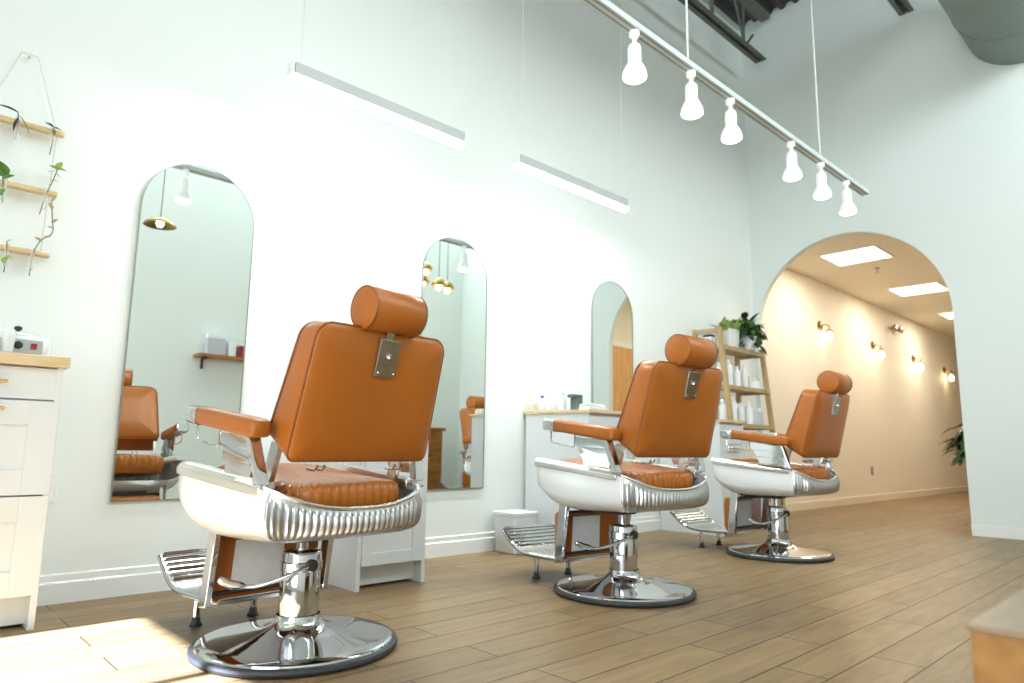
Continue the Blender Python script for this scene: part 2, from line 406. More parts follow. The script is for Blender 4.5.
# ---------------------------------------------------------------- barber chair (local x = forward, y = left)
def make_chair(label):
    t = thing('barber_chair', label, 'chair', (0, 0, 0), 0, 'tan leather barber chairs')
    # base
    bm = BM(); lathe(bm, [(.05, .001), (.306, .001), (.318, .005), (.321, .013), (.318, .021), (.304, .025), (.05, .02)], n=72)
    obj('rubber_ring', bm, M['black'], t)
    bm = BM(); lathe(bm, [(.305, .022), (.302, .030), (.290, .034), (.25, .0375), (.20, .043), (.15, .0505), (.115, .058), (.092, .067), (.078, .078), (.071, .092), (.068, .105)], n=72, cap=False)
    obj('chrome_base', bm, M['chrome'], t)
    bm = BM(); lathe(bm, [(.062, .08), (.063, .10), (.0635, .292), (.060, .300), (.046, .304), (.02, .305)], n=48); c = obj('column', bm, M['chrome'], t)
    bm = BM(); lathe(bm, [(.0645, .24), (.0665, .242), (.0665, .268), (.0645, .27)], n=48, cap=False); obj('column_band', bm, M['chrome'], c)
    bm = BM(); lathe(bm, [(.019, .300), (.019, .40)], n=24); obj('piston', bm, M['chrome'], t)
    # pump lever
    bm = BM(); tube(bm, catmull([(-.072, .005, .262), (-.068, .05, .248), (-.03, .105, .222), (.01, .15, .205), (.04, .19, .208), (.055, .23, .225)]), [.0065]*24+[.008]*7, 10)
    lv = obj('pump_lever', bm, M['chrome'], t)
    bm = BM(); lathe(bm, [(.015, -.012), (.018, -.009), (.018, .010), (.010, .014)], n=20, mtx=Matrix.Rotation(-PI/2, 4, 'Y'), center=(-.068, .005, .262)); obj('pivot_knob', bm, M['black'], lv)
    bm = BM(); tube(bm, catmull([(.03, .175, .206), (.048, .21, .214), (.062, .245, .232)]), [.008, .010, .012, .013, .0135, .0135, .0135, .0135, .0135, .013, .012, .010, .006], 10); obj('lever_paddle', bm, M['chrome'], lv)
    # mechanism below the seat
    bm = BM(); box(bm, -.10, .18, -.14, .14, .362, .40); box(bm, -.04, .16, -.05, .05, .348, .37)
    obj('mechanism', bm, M['dark'], t, bevel=.006, smooth=False)
    # ----- shell around the seat
    def ztop(a, b):
        zs = .538+(a+.26)/(.51)*.05
        if a < -.215:
            k = max(0, 1-(abs(b)/.274)**2.6); return zs*(1-k)+(.475)*k
        return zs
    def zbot(a):
        return .378 + (.072*(a/.255)**4 if a > 0 else .008*min(1, -a/.3))
    path = []
    for i in range(17): path.append((lerp(.255, -.215, i/16), lerp(.298, .274, i/16), 0, 1))
    for i in range(1, 13):
        an = PI/2*i/12; path.append((-.215-.085*math.sin(an), .189+.085*math.cos(an), -math.sin(an), math.cos(an)))
    nrear = 120
    for i in range(1, nrear+1): path.append((-.30-.018*(1-(abs(lerp(.189, -.189, i/nrear))/.189)**2), lerp(.189, -.189, i/nrear), -1, 0))
    for i in range(1, 13):
        an = PI/2*(1-i/12); path.append((-.215-.085*math.sin(an), -.189-.085*math.cos(an), -math.sin(an), -math.cos(an)))
    for i in range(1, 17): path.append((lerp(-.215, .255, i/16), -lerp(.274, .298, i/16), 0, -1))
    NV = 22
    def shell_pt(p, v, extra=0):
        a, b, na, nb = p; zt, zb = ztop(a, b), zbot(a)
        # v from 0 top to 1 bottom edge
        o = .010*math.sin(PI*min(v, .85)/.85) - .058*max(0, (v-.68)/.32)**2.4
        if a > .12: o -= .006*((a-.12)/.135)**2*v
        z = zt+(zb-zt)*(1-(1-v)**1.12)
        return (a+na*(o+extra), b+nb*(o+extra), z)
    iL = list(range(0, 20)); iR = list(range(len(path)-20, len(path)))
    def strip(idx, amp=0):
        bm = BM(); rows = []
        for v in range(NV+1):
            vv = v/NV; row = []
            for q, i in enumerate(idx):
                e = 0
                if amp:
                    fade = max(0, min(1, (vv-.17)/.05))*max(0, min(1, (.93-vv)/.05))
                    s_ = q/(len(idx)-1)
                    e = amp*math.cos(2*PI*s_*29)*fade - .001
                row.append(shell_pt(path[i], vv, e))
            rows.append(row)
        loft(bm, rows, False, False, False); return bm
    def shellpart(name, bm, m, th=.006):
        o = obj(name, bm, m, t); s = o.modifiers.new('solid', 'SOLIDIFY'); s.thickness = th; s.offset = 0; return o
    shellpart('side_panel', strip(iL), M['enamel']); shellpart('side_panel', strip(iR), M['enamel'])
    # resample rear path finely so that the flutes read
    rear = path[19:len(path)-19]
    fine = []
    for p, q in zip(rear[:-1], rear[1:]):
        d = math.hypot(p[0]-q[0], p[1]-q[1]); k = max(1, round(d/.0026))
        for j in range(k): fine.append(tuple(lerp(p[c], q[c], j/k) for c in range(4)))
    fine.append(rear[-1])
    keep = path[:]; path[:] = fine
    shellpart('ribbed_rear_panel', strip(list(range(len(fine))), .0042), M['ribbed'])
    path[:] = keep
    # bottom pan
    bm = BM()
    ring = [shell_pt(p, 1) for p in path[::4]] ; ring = ring[:]
    r2 = [(x*.62, y*.55, .372) for x, y, z in ring]
    loft(bm, [[(x, y, z+.002) for x, y, z in ring], r2], True, True, True); obj('seat_pan', bm, M['enamel'], t)
    # bright rim on the rear panel's top edge and rails along the side tops
    bm = BM(); tube(bm, [shell_pt(p, .015) for p in path[17:len(path)-17:3]], .0075, 8); obj('rear_rim', bm, M['satin'], t)
    for i_ in (19, len(path)-20):
        bm = BM(); tube(bm, [shell_pt(path[i_], v/10, .001) for v in range(11)], .005, 8); obj('panel_seam', bm, M['satin'], t)
    for s in (1, -1):
        bm = BM()
        rings = []
        for i in range(13):
            a = lerp(.268, -.225, i/12); z = ztop(max(a, -.21), .292); w_ = lerp(0, -.022, i/12)
            rings.append([(a, s*(.262+w_), z+.010), (a, s*(.300+w_), z+.010), (a, s*(.315+w_), z-.006), (a, s*(.313+w_), z-.028), (a, s*(.262+w_), z-.028)])
        loft(bm, rings); obj('side_rail', bm, M['satin'], t, bevel=.003)
    # ----- seat cushion with tucked pleats
    bm = BM(); base = []
    for cx, cy, a0, n in ((.20, .125, 0, 8), (-.175, .105, PI/2, 14), (-.175, -.105, PI, 14), (.20, -.125, 1.5*PI, 8)):
        r = .08 if cx > 0 else .105
        for i in range(n+1):
            an = a0+PI/2*i/n; base.append((cx+r*math.cos(an), cy+r*math.sin(an)))
    # densify
    dens = []
    for i, p in enumerate(base):
        q = base[(i+1) % len(base)]; k = max(1, round(math.hypot(p[0]-q[0], p[1]-q[1])/.006))
        for j in range(k): dens.append((lerp(p[0], q[0], j/k), lerp(p[1], q[1], j/k)))
    L = 0; S = [0]
    for p, q in zip(dens, dens[1:]+dens[:1]): L += math.hypot(p[0]-q[0], p[1]-q[1]); S.append(L)
    npl = round(L/.03)
    def ring(scale, z, amp):
        out = []
        for i, (a, b) in enumerate(dens):
            w = abs(math.sin(PI*S[i]/L*npl))**.6
            k = scale*(1+amp*(w-1))
            zz = z + (.016 if z > .47 else .010) + .040*max(0, (a+.25)/.5)**1.4 + amp*.25*(w-1)
            out.append((a*k, b*k, zz))
        return out
    loft(bm, [ring(.88, .440, 0), ring(.96, .442, .01), ring(1.0, .454, .02), ring(1.03, .478, .026), ring(1.03, .508, .028), ring(1.005, .524, .03), ring(.94, .533, .03), ring(.80, .536, .025), ring(.5, .535, .012), ring(.25, .536, .0)])
    obj('seat', bm, M['leather'], t)
    # ----- backrest: lofted rounded slab that leans back
    def bp(u, h, tt, bulge=0):
        a = lerp(lerp(-.302, -.168, tt), lerp(-.408, -.308, tt), h); z = lerp(lerp(.606, .69, tt), lerp(1.006, 1.018, tt), h)
        w = lerp(.257, .242, h)*(1-.015*tt)
        return (a-bulge, u*w, z)
    def outline(ins):
        pts = []
        for x, y in rrect(1.0-ins*4, 0+ins*2.4, 1-ins*2.4, .12 if ins < .02 else .10, 8):
            pts.append((x, y))
        return pts
    def out2(ins):
        # corner radii: .055 at top, .03 at the bottom, in metres
        W, H = .255-ins, .395; pts = []
        for cx, cy, a0, r in ((1, 1, 0, .052), (-1, 1, PI/2, .052), (-1, 0, PI, .028), (1, 0, 1.5*PI, .028)):
            r = max(.012, r-ins); X = cx*(W-r); Y = (H-ins-r) if cy else (ins+r)
            for i in range(9):
                an = a0+PI/2*i/8; pts.append(((X+r*math.cos(an))/.255, (Y+r*math.sin(an))/H))
        return pts
    bm = BM(); rings = []
    for ins, tt, bu in ((.12, -.03, .010), (.06, -.03, .008), (.022, -.012, .002), (.008, .02, 0), (.001, .09, 0), (0, .16, 0), (0, .5, 0), (0, .84, 0), (.008, .95, 0), (.02, 1.0, 0), (.07, 1.05, -.012), (.12, 1.06, -.016)):
        rings.append([bp(u, h, tt, bu) for u, h in out2(ins)])
    loft(bm, rings); b = obj('backrest', bm, M['leather'], t)
    for tt in (.07, .92):
        bm = BM(); tube(bm, [bp(u*1.0, .5+(h-.5)*1.0, tt) for u, h in out2(.002)], .0032, 8, closed=True); obj('piping', bm, M['leather_seam'], b)
    # steel headrest plate on the rear face
    ang = math.atan2(.106, .40)
    mtx = Matrix.Translation((-.386, 0, .925)) @ Matrix.Rotation(-ang, 4, 'Y')
    bm = BM(); box(bm, -.022, -.004, -.038, .038, -.056, .058, mtx=mtx); pl = obj('headrest_plate', bm, M['plate'], t, bevel=.002, smooth=False)
    bm = BM()
    lathe(bm, [(.010, 0), (.010, .006), (.006, .012)], n=16, mtx=mtx @ Matrix.Translation((-.022, 0, .006)) @ Matrix.Rotation(-PI/2, 4, 'Y'))
    obj('plate_knob', bm, M['chrome'], pl)
    for s in (-1, 1):
        bm = BM(); lathe(bm, [(.0045, 0), (.0045, .002), (.002, .004)], n=10, mtx=mtx @ Matrix.Translation((-.022, s*.029, -.046)) @ Matrix.Rotation(-PI/2, 4, 'Y'))
        obj('rivet', bm, M['chrome'], pl)
    bm = BM(); box(bm, -.012, .002, -.014, .014, .05, .13, mtx=mtx); obj('headrest_post', bm, M['chrome'], t, smooth=False)
    # headrest roll
    bm = BM(); R_ = .067
    prof = [(.02, -.101), (R_-.016, -.100), (R_-.005, -.096), (R_, -.088), (R_, .088), (R_-.005, .096), (R_-.016, .100), (.02, .101)]
    lathe(bm, prof, n=40, mtx=Matrix.Rotation(PI/2, 4, 'X'), center=(-.405, 0, 1.064)); hr = obj('headrest', bm, M['leather'], t)
    for s in (-1, 1):
        bm = BM(); tube(bm, [(-.405+(R_-.002)*math.cos(2*PI*i/40), s*.095, 1.064+(R_-.002)*math.sin(2*PI*i/40)) for i in range(40)], .0028, 6, closed=True); obj('piping', bm, M['leather_seam'], hr)
    # ----- armrests
    for s in (1, -1):
        z0 = lambda a: .672+(a+.26)*.125
        bm = BM(); rings = []
        for a, w, h in ((-.246, .018, .026), (-.242, .026, .038), (-.234, .031, .048), (-.215, .034, .055), (-.1, .034, .056), (.05, .033, .055), (.112, .032, .052)):
            c = z0(a)+.028
            rings.append([(a, s*.302+x*w/.034, c+zz*h/.056) for x, zz in rrect(.034, -.028, .028, .014, 4)])
        loft(bm, rings); obj('arm_pad', bm, M['leather'], t)
        bm = BM(); rings = []
        for a, k in ((.112, 1.03), (.180, 1.02), (.190, .85)):
            c = z0(a)+.026
            rings.append([(a, s*.302+x*k, c+zz*k) for x, zz in rrect(.033, -.027, .027, .012, 4)])
        loft(bm, rings); obj('arm_cap', bm, M['chrome'], t)
        # rear upright
        bm = BM(); loft(bm, [[(-.206, s*.284, .680), (-.206, s*.320, .680), (-.180, s*.320, .684), (-.180, s*.284, .684)], [(-.244, s*.268, .545), (-.244, s*.302, .545), (-.208, s*.302, .545), (-.208, s*.268, .545)]])
        obj('arm_upright', bm, M['chrome'], t, bevel=.003, smooth=False)
        # three louvre plates
        for k in range(3):
            zt_ = .690-.040*k; a1 = .005-.022*k; a0 = -.190-.009*k
            bm = BM(); loft(bm, [[(a0, s*.300, zt_-.043), (a1-.02, s*.300, zt_-.036), (a1, s*.300, zt_+.004), (a0, s*.300, zt_-.006)], [(a0, s*.311, zt_-.043), (a1-.02, s*.311, zt_-.036), (a1, s*.304, zt_+.004), (a0, s*.304, zt_-.006)]])
            obj('arm_louvre', bm, M['chrome'], t, smooth=False)
        # wire loop under the arm's front
        bm = BM(); tube(bm, [(.160, s*.304, .722), (.161, s*.304, .684), (.157, s*.304, .674), (.148, s*.304, .669), (.02, s*.304, .652), (.010, s*.304, .653), (.005, s*.304, .660), (.004, s*.304, .715)], .0033, 8)
        obj('towel_wire', bm, M['chrome'], t)
    # back hinge brackets
    for s in (1, -1):
        bm = BM(); loft(bm, [[(-.165, s*.222, .50), (-.165, s*.238, .50), (-.115, s*.238, .50), (-.115, s*.222, .50)], [(-.225, s*.222, .655), (-.225, s*.238, .655), (-.185, s*.238, .67), (-.185, s*.222, .67)]])
        obj('back_hinge', bm, M['satin'], t, smooth=False)
        bm = BM(); tube(bm, catmull([(-.300, s*.13, .60), (-.285, s*.13, .588), (-.25, s*.13, .59)], 5), .004, 8)
        tube(bm, catmull([(-.300, s*.155, .60), (-.285, s*.155, .588), (-.25, s*.155, .59)], 5), .004, 8)
        obj('hinge_pin', bm, M['chrome'], t)
    # ----- leg rest
    for s in (1, -1):
        bm = BM(); loft(bm, [[(.140, s*.205, .392), (.140, s*.226, .392), (.19, s*.226, .392), (.19, s*.205, .392)], [(.178, s*.205, .125), (.178, s*.226, .125), (.225, s*.226, .12), (.225, s*.205, .12)]])
        obj('leg_bracket', bm, M['chrome'], t, bevel=.003, smooth=False)
    def lp(h, d): # calf pad frame: h 0 bottom..1 top
        return .222+d, lerp(.135, .350, h)
    bm = BM(); rings = []
    for d, ins in ((-.012, .012), (-.016, .03), (-.012, .004), (.006, 0), (.03, .004), (.045, .02), (.048, .06)):
        rings.append([(lp(h, d)[0], u, lp(h, d)[1]) for u, h in [(x, (y-0)/.22) for x, y in rrect(.200-ins, ins, .22-ins, .02, 4)]])
    loft(bm, rings[1:]); cp = obj('calf_pad', bm, M['leather'], t)
    bm = BM(); rings = []
    for d in (-.020, -.0185):
        rings.append([(lp(h, d)[0], u, lp(h, d)[1]) for u, h in ((.135, .14), (-.05, .12), (-.055, .88), (.125, .88))])
    loft(bm, rings); obj('paper_tag', bm, M['tag'], cp, smooth=False)['label'] = 'white printed paper tag'
    bm = BM(); tube(bm, [(.16, .21, .35), (.16, -.21, .35)], .010, 10); tube(bm, [(.2, .21, .16), (.2, -.21, .16)], .007, 10); obj('cross_rod', bm, M['dark'], t)
    # foot platform with ribs at the curled front
    prof = [(.19, .135), (.30, .130), (.42, .128), (.50, .131), (.55, .142), (.60, .165), (.64, .195), (.675, .222), (.683, .230)]
    pc = catmull([(a, 0, z) for a, z in prof], 4)
    bm = BM(); top_ = [(p.x, p.z) for p in pc]; bot_ = [(p.x+.002, p.z-.012) for p in reversed(pc)]
    extrude_profile(bm, top_+bot_, -.17, .17); fp = obj('footplate', bm, M['satin'], t)
    for k in range(7):
        i = len(pc)-3-k*2
        p = pc[i]
        bm = BM(); tube(bm, [(p.x, -.16, p.z+.004), (p.x, .16, p.z+.004)], .0055, 8); obj('footplate_rib', bm, M['chrome'], fp)
    for s in (1, -1):
        bm = BM(); tube(bm, [(p.x, s*.173, p.z-.004) for p in pc], .0105, 10); obj('footplate_side_tube', bm, M['chrome'], fp)
        bm = BM(); tube(bm, [(.485, s*.108, .032), (.485, s*.108, .126)], .0125, 12); ft = obj('footplate_leg', bm, M['chrome'], t)
        bm = BM(); lathe(bm, [(.021, 0.0), (.022, .005), (.016, .012), (.013, .030), (.010, .034)], n=16, center=(.485, s*.108, 0)); obj('rubber_foot', bm, M['black'], ft)
    return t

ch = make_chair('nearest and largest tan leather barber chair, seen from behind at left')
ch.location = (1.095, 2.145, 0); ch.rotation_euler.z = math.radians(95.0)
LOWER = ('rubber_ring', 'chrome_base', 'column', 'pump_lever', 'footplate', 'calf_pad', 'leg_bracket', 'cross_rod')
for loc, deg, label in (((2.60, 1.985, 0), 85.0, 'middle barber chair of tan leather in front of the white bin'),
                        ((4.285, 2.055, 0), 89.0, 'farthest barber chair, in front of the wooden ladder shelf and arch'),
                        ((5.85, .02, 0), 200.0, 'barber chair across the room, only seen in the second mirror')):
    c = copy_tree(ch); c.location = loc; c.rotation_euler.z = math.radians(deg); c['label'] = label
for o_ in ch.children:   # the nearest chair is pumped a little lower than the others
    if not o_.name.startswith(LOWER): o_.location.z -= .018

# ---------------------------------------------------------------- styling stations (white cabinet, birch worktop)
def shaker(name, x0, x1, z0, z1, yf, parent, m=None, rail=.055, flat=False):
    bm = BM()
    box(bm, x0, x1, yf, yf+.012, z0, z1)
    o = obj(name, bm, m or M['cabinet'], parent, smooth=False, bevel=.0015)
    if not flat:
        bm = BM()
        for a, b, c, d in ((x0, x0+rail, z0, z1), (x1-rail, x1, z0, z1), (x0+rail, x1-rail, z0, z0+rail), (x0+rail, x1-rail, z1-rail, z1)):
            box(bm, a, b, yf-.008, yf+.001, c, d)
        obj('shaker_frame', bm, m or M['cabinet'], o, smooth=False, bevel=.0012)
    return o
def bar_handle(parent, xc, y, z, L=.14):
    bm = BM(); tube(bm, [(xc-L/2, y-.028, z), (xc+L/2, y-.028, z)], .006, 10)
    for s in (-1, 1): tube(bm, [(xc+s*L*.38, y, z), (xc+s*L*.38, y-.028, z)], .005, 8)
    o = obj('handle', bm, M['brass'], parent); o['label'] = 'brass bar handle'; return o

def station(x0, label):
    t = thing('styling_station', label, 'cabinet', (0, 0, 0), 0, 'white styling stations between the mirrors')
    x1 = x0+.375; yf = 2.76
    bm = BM()
    box(bm, x0, x0+.02, yf-.004, YA-.021, 0, .866); box(bm, x1-.02, x1, yf-.004, YA-.021, 0, .866)
    box(bm, x0+.02, x1-.02, yf+.015, YA-.021, .10, .866)
    obj('carcass', bm, M['cabinet'], t, smooth=False)
    bm = BM(); box(bm, x0+.02, x1-.02, yf+.06, yf+.075, 0.012, .10); obj('toe_kick', bm, M['cabinet'], t, smooth=False)
    d = shaker('drawer', x0+.022, x1-.022, .70, .848, yf, t, flat=True); bar_handle(d, (x0+x1)/2, yf, .78, .12)
    d = shaker('drawer', x0+.022, x1-.022, .455, .695, yf, t); bar_handle(d, (x0+x1)/2, yf-.008, .665, .12)
    d = shaker('door', x0+.022, x1-.022, .105, .45, yf, t); bar_handle(d, (x0+x1)/2, yf-.008, .42, .12)
    bm = BM(); box(bm, x0-.012, x1+.012, yf-.02, YA-.001, .866, .889); w = obj('worktop', bm, M['butcher'], t, bevel=.003, smooth=False)
    return t
station(1.672, 'white styling cabinet with shaker drawers behind the nearest barber chair')
station(3.272, 'white styling cabinet with items on top, behind the middle barber chair')
station(4.842, 'white styling cabinet in front of the ladder shelf, behind the farthest chair')

# ---------------------------------------------------------------- small objects on the middle station (worktop top z=.889)
def bottle_bm(r, h, cap=True, n=20):
    bm = BM(); lathe(bm, [(r*.9, 0), (r, .004), (r, h*.72), (r*.85, h*.78), (r*.42, h*.82), (r*.42, h*.84)], n=n); return bm
def pump_bottle(x, y, z, r, h, label, m, capm, name='bottle', group=None):
    t = thing(name, label, 'bottle', (x, y, z), 0, group)
    obj('body', bottle_bm(r, h), m, t)
    bm = BM(); lathe(bm, [(r*.5, h*.835), (r*.5, h*.97), (r*.4, h)], n=16); obj('cap', bm, capm, t)
    return t
ZT = .8895
t = thing('soap_box', 'small cream box at the left end of the middle worktop', 'box', (3.305, 3.275, ZT))
bm = BM(); box(bm, -.035, .035, -.04, .04, 0, .052); obj('carton', bm, M['beige'], t, bevel=.003, smooth=False)
bm = BM(); box(bm, -.036, .036, -.041, .041, .038, .055); obj('lid', bm, M['beige'], t, bevel=.003, smooth=False)
pump_bottle(3.305, 3.19, ZT, .025, .105, 'white bottle with a blue cap on the middle worktop', M['bottle'], M['blue'])
pump_bottle(3.32, 3.10, ZT, .024, .12, 'tall white bottle beside the blue-capped bottle', M['bottle'], M['bottle'])
pump_bottle(3.335, 3.03, ZT, .021, .118, 'slim white tube left of the slate grey clipper box', M['bottle'], M['bottle_grey'])
t = thing('clipper_stand', 'slate grey upright clipper stand on the middle worktop', 'clipper stand', (3.38, 2.95, ZT))
bm = BM(); box(bm, -.03, .03, -.03, .03, 0, .10); obj('housing', bm, M['grey_box'], t, bevel=.006)
bm = BM(); box(bm, -.06, .03, -.03, .03, .085, .105); obj('hook_arm', bm, M['grey_box'], t, bevel=.005)
t = thing('soap_dish', 'low cream dish in front of the white bottles', 'dish', (3.39, 3.16, ZT))
bm = BM(); lathe(bm, [(.02, 0), (.026, .003), (.03, .026), (.027, .026), (.022, .006)], n=24, cap=False); obj('bowl', bm, M['beige'], t)
bm = BM(); lathe(bm, [(.022, .006), (.024, .02), (.012, .026), (.002, .027)], n=20); obj('soap', bm, M['beige'], t)
t = thing('folded_towel', 'folded white towel at the front corner of the middle worktop', 'towel', (3.37, 2.81, ZT))
bm = BM(); loft(bm, [[(x, y*k, z) for x, y in rrect(.085*k, -.05*k, .05*k, .015, 4)] for k, z in ((.97, .0), (1, .006), (1, .016), (.97, .020))]); obj('fold', bm, M['towel'], t)
bm = BM(); loft(bm, [[(x, y*k, z) for x, y in rrect(.08*k, -.048*k, .048*k, .015, 4)] for k, z in ((.97, .02), (1, .025), (1, .032), (.95, .036))]); obj('fold', bm, M['towel'], t)

# white waste bin
t = thing('waste_bin', 'white plastic waste bin on the floor against the mirror wall', 'bin', (3.06, 3.18, 0))
bm = BM(); loft(bm, [[(x, y, z) for x, y in rrect(w, -w, w, .025, 5)] for w, z in ((.088, .002), (.094, .01), (.103, .225))]); obj('body', bm, M['bin'], t)
bm = BM(); loft(bm, [[(x, y, z) for x, y in rrect(w, -w, w, .027, 5)] for w, z in ((.106, .222), (.108, .226), (.108, .245), (.104, .25))]); obj('rim_lid', bm, M['bin'], t)

# ---------------------------------------------------------------- left cabinet with wax warmer
t = thing('drawer_cabinet', 'white drawer cabinet with birch worktop at the left edge', 'cabinet', (0, 0, 0))
x0, x1, yf = -.42, .512, 2.93
bm = BM()
box(bm, x0, x0+.02, yf-.012, YA-.021, 0, .905); box(bm, x1-.02, x1, yf-.012, YA-.021, 0, .905)
box(bm, x0+.02, x1-.02, yf+.013, YA-.021, .11, .905)
obj('carcass', bm, M['cabinet'], t, smooth=False)
bm = BM(); box(bm, x0+.02, x1-.02, yf+.05, yf+.065, .012, .11); obj('toe_kick', bm, M['cabinet'], t, smooth=False)
for a, b in ((x0+.022, .043), (.047, x1-.003)):
    d = shaker('drawer', a, b, .788, .900, yf-.008, t, flat=True); bar_handle(d, (a+b)/2, yf-.008, .845)
    d = shaker('drawer', a, b, .456, .782, yf-.008, t, rail=.085); bar_handle(d, (a+b)/2, yf-.016, .752)
    d = shaker('drawer', a, b, .115, .450, yf-.008, t, rail=.085); bar_handle(d, (a+b)/2, yf-.016, .42)
bm = BM(); box(bm, x0-.01, x1+.014, yf-.032, YA-.001, .905, .945); obj('worktop', bm, M['butcher'], t, bevel=.003, smooth=False)

t = thing('wax_warmer', 'white wax warmer with black dial and red switch on left cabinet', 'wax warmer', (.378, 3.06, .9455))
bm = BM(); loft(bm, [[(x, y, z) for x, y in rrect(w, -.085*w/.1, .085*w/.1, .03, 6)] for w, z in ((.096, .0), (.1, .006), (.1, .062), (.094, .07))]); obj('body', bm, M['enamel'], t)
bm = BM(); box(bm, -.068, .068, -.0885, -.084, .010, .058); obj('control_panel', bm, M['grey_face'], t, smooth=False)
bm = BM(); lathe(bm, [(.014, 0), (.013, .008), (.009, .012)], n=20, mtx=Matrix.Rotation(PI/2, 4, 'X'), center=(-.005, -.0885, .036)); obj('dial', bm, M['black'], t)
bm = BM(); box(bm, .032, .05, -.094, -.0885, .024, .046); obj('switch', bm, M['red'], t, bevel=.002, smooth=False)
bm = BM(); lathe(bm, [(.078, .07), (.078, .076), (.06, .086), (.025, .093), (.002, .094)], n=32); lid = obj('lid', bm, mat('clear_lid', (.78, .80, .82, 1), .15, noise=.01), t)
bm = BM(); lathe(bm, [(.006, .093), (.006, .099), (.012, .102), (.013, .112), (.004, .116)], n=16); obj('lid_knob', bm, M['black'], lid)
t = thing('plastic_cup', 'clear plastic cup in front of the white wax warmer', 'cup', (.340, 2.95, .9455))
bm = BM(); lathe(bm, [(.016, .0), (.017, .001), (.022, .07), (.021, .07), (.0165, .004), (.001, .003)], n=24, cap=False); obj('cup_wall', bm, M['glass'], t)
bm = BM()
for k in range(7):
    a = 2*PI*k/7; tube(bm, [(.008*math.cos(a), .008*math.sin(a), .004), (.014*math.cos(a), .014*math.sin(a), .085)], .0022, 6)
obj('spatulas', bm, M['bottle'], t)

# wall outlets
def outlet(x, y, z, label, m):
    t = thing('wall_outlet', label, 'outlet', (x, y, z))
    bm = BM(); box(bm, -.036, .036, -.006, 0, -.058, .058); obj('cover_plate', bm, m, t, bevel=.002, smooth=False)
    for dz in (-.024, .024):
        bm = BM(); box(bm, -.016, .016, -.009, -.005, dz-.014, dz+.014); obj('socket', bm, m, t, bevel=.003, smooth=False)
outlet(.572, YA, .455, 'white power outlet on the wall right of the left cabinet', M['trim'])
outlet(10.04, HY1, .41, 'small power outlet low on the cream corridor wall', mat('plum_grey_plastic', (.32, .22, .26, 1), .5, noise=.03))

# ---------------------------------------------------------------- hanging propagation rack with cuttings
t = thing('hanging_plant_rack', 'hanging rack of three pale dowels on white string, upper left wall', 'plant hanger', (.328, 3.295, 2.233))
RX, RY, RZ = .328, 3.295, 2.233
for z in (1.925, 1.660, 1.398):
    bm = BM(); box(bm, -.160, .152, -.018, .016, z-RZ-.011, z-RZ+.011); obj('dowel', bm, M['stick'], t, bevel=.006)
bm = BM()
for s in (-1, 1):
    tube(bm, [(s*.028, .0, .0), (s*.125, 0, 1.925-RZ), (s*.12, 0, 1.398-RZ)], .0024, 6)
tube(bm, [(-.028, 0, 0), (.028, 0, 0)], .0024, 6)
obj('string', bm, mat('white_string', (.66, .69, .67, 1), .7, noise=.02), t)
bm = BM(); lathe(bm, [(.004, 0), (.004, .03), (.008, .032), (.008, .036)], n=12, mtx=Matrix.Rotation(PI/2, 4, 'X'), center=(0, .033, 0)); obj('nail', bm, M['cable'], t)

def leaf(bm, base, d, L, w, mi=0, curl=.25, up=Vector((0, 0, 1))):
    d = Vector(d).normalized(); s = d.cross(up)
    if s.length < .05: s = Vector((1, 0, 0))
    s.normalize(); nrm = s.cross(d)
    rows = []
    base = Vector(base)
    for i in range(7):
        u = i/6; ww = w*math.sin(PI*min(1, u*.93+.07))**.8*(1-.25*u)
        c = base + d*(L*u) - nrm*(curl*L*u*u)
        rows.append((c - s*ww + nrm*ww*.25, c, c + s*ww + nrm*ww*.25))
    vs = [[bm.verts.new(p) for p in r] for r in rows]
    for a, b in zip(vs[:-1], vs[1:]):
        for k in range(2): bm.faces.new((a[k], a[k+1], b[k+1], b[k])).material_index = mi

def cutting(x, z, stem, leaves, lm, label, tube_len=.075):
    t = thing('plant_cutting', label, 'plant cutting', (x, 3.278, z), 0, 'rooted cuttings in glass tubes on the hanging rack')
    bm = BM(); lathe(bm, [(.009, .016), (.0085, .010), (.0085, -tube_len+.008), (.006, -tube_len)], n=14, cap=False); obj('glass_tube', bm, M['glass'], t)
    bm = BM(); tube(bm, catmull(stem, 5), .0022, 6); obj('stem', bm, M['stem'], t)
    bm = BM()
    for b, d, L, w in leaves: leaf(bm, b, d, L, w)
    obj('foliage', bm, lm, t)
cutting(.315, 1.925, [(0, 0, -.07), (0, -.006, 0), (-.005, -.02, .03)], [((-.005, -.02, .03), (-1, -.2, .28), .075, .011), ((-.002, -.02, .02), (.7, -.2, -.75), .085, .012), ((0, -.02, .01), (-.35, -.3, -.9), .07, .009)], M['black'], 'cutting with two dark narrow leaves on the top dowel')
cutting(.435, 1.925, [(0, 0, -.105), (.003, -.004, -.04), (.0, -.01, .01)], [((0, -.012, .012), (-.9, -.2, .5), .035, .012), ((0, -.012, .012), (.9, -.3, -.1), .032, .012), ((0, -.014, .0), (.1, -.5, -.6), .03, .008)], M['stem'], 'small dark sprig near the right end of the top dowel')
cutting(.300, 1.660, [(0, 0, -.085), (-.004, -.006, -.02), (-.01, -.01, .02)], [((-.01, -.012, .02), (-1, -.2, .5), .06, .03), ((-.01, -.012, .02), (-.2, -.3, .9), .06, .03), ((-.005, -.012, .01), (.6, -.3, .6), .04, .02), ((0, -.012, -.03), (-.3, -.4, -.6), .04, .014)], M['leaf'], 'leafy green cutting at the left of the middle dowel')
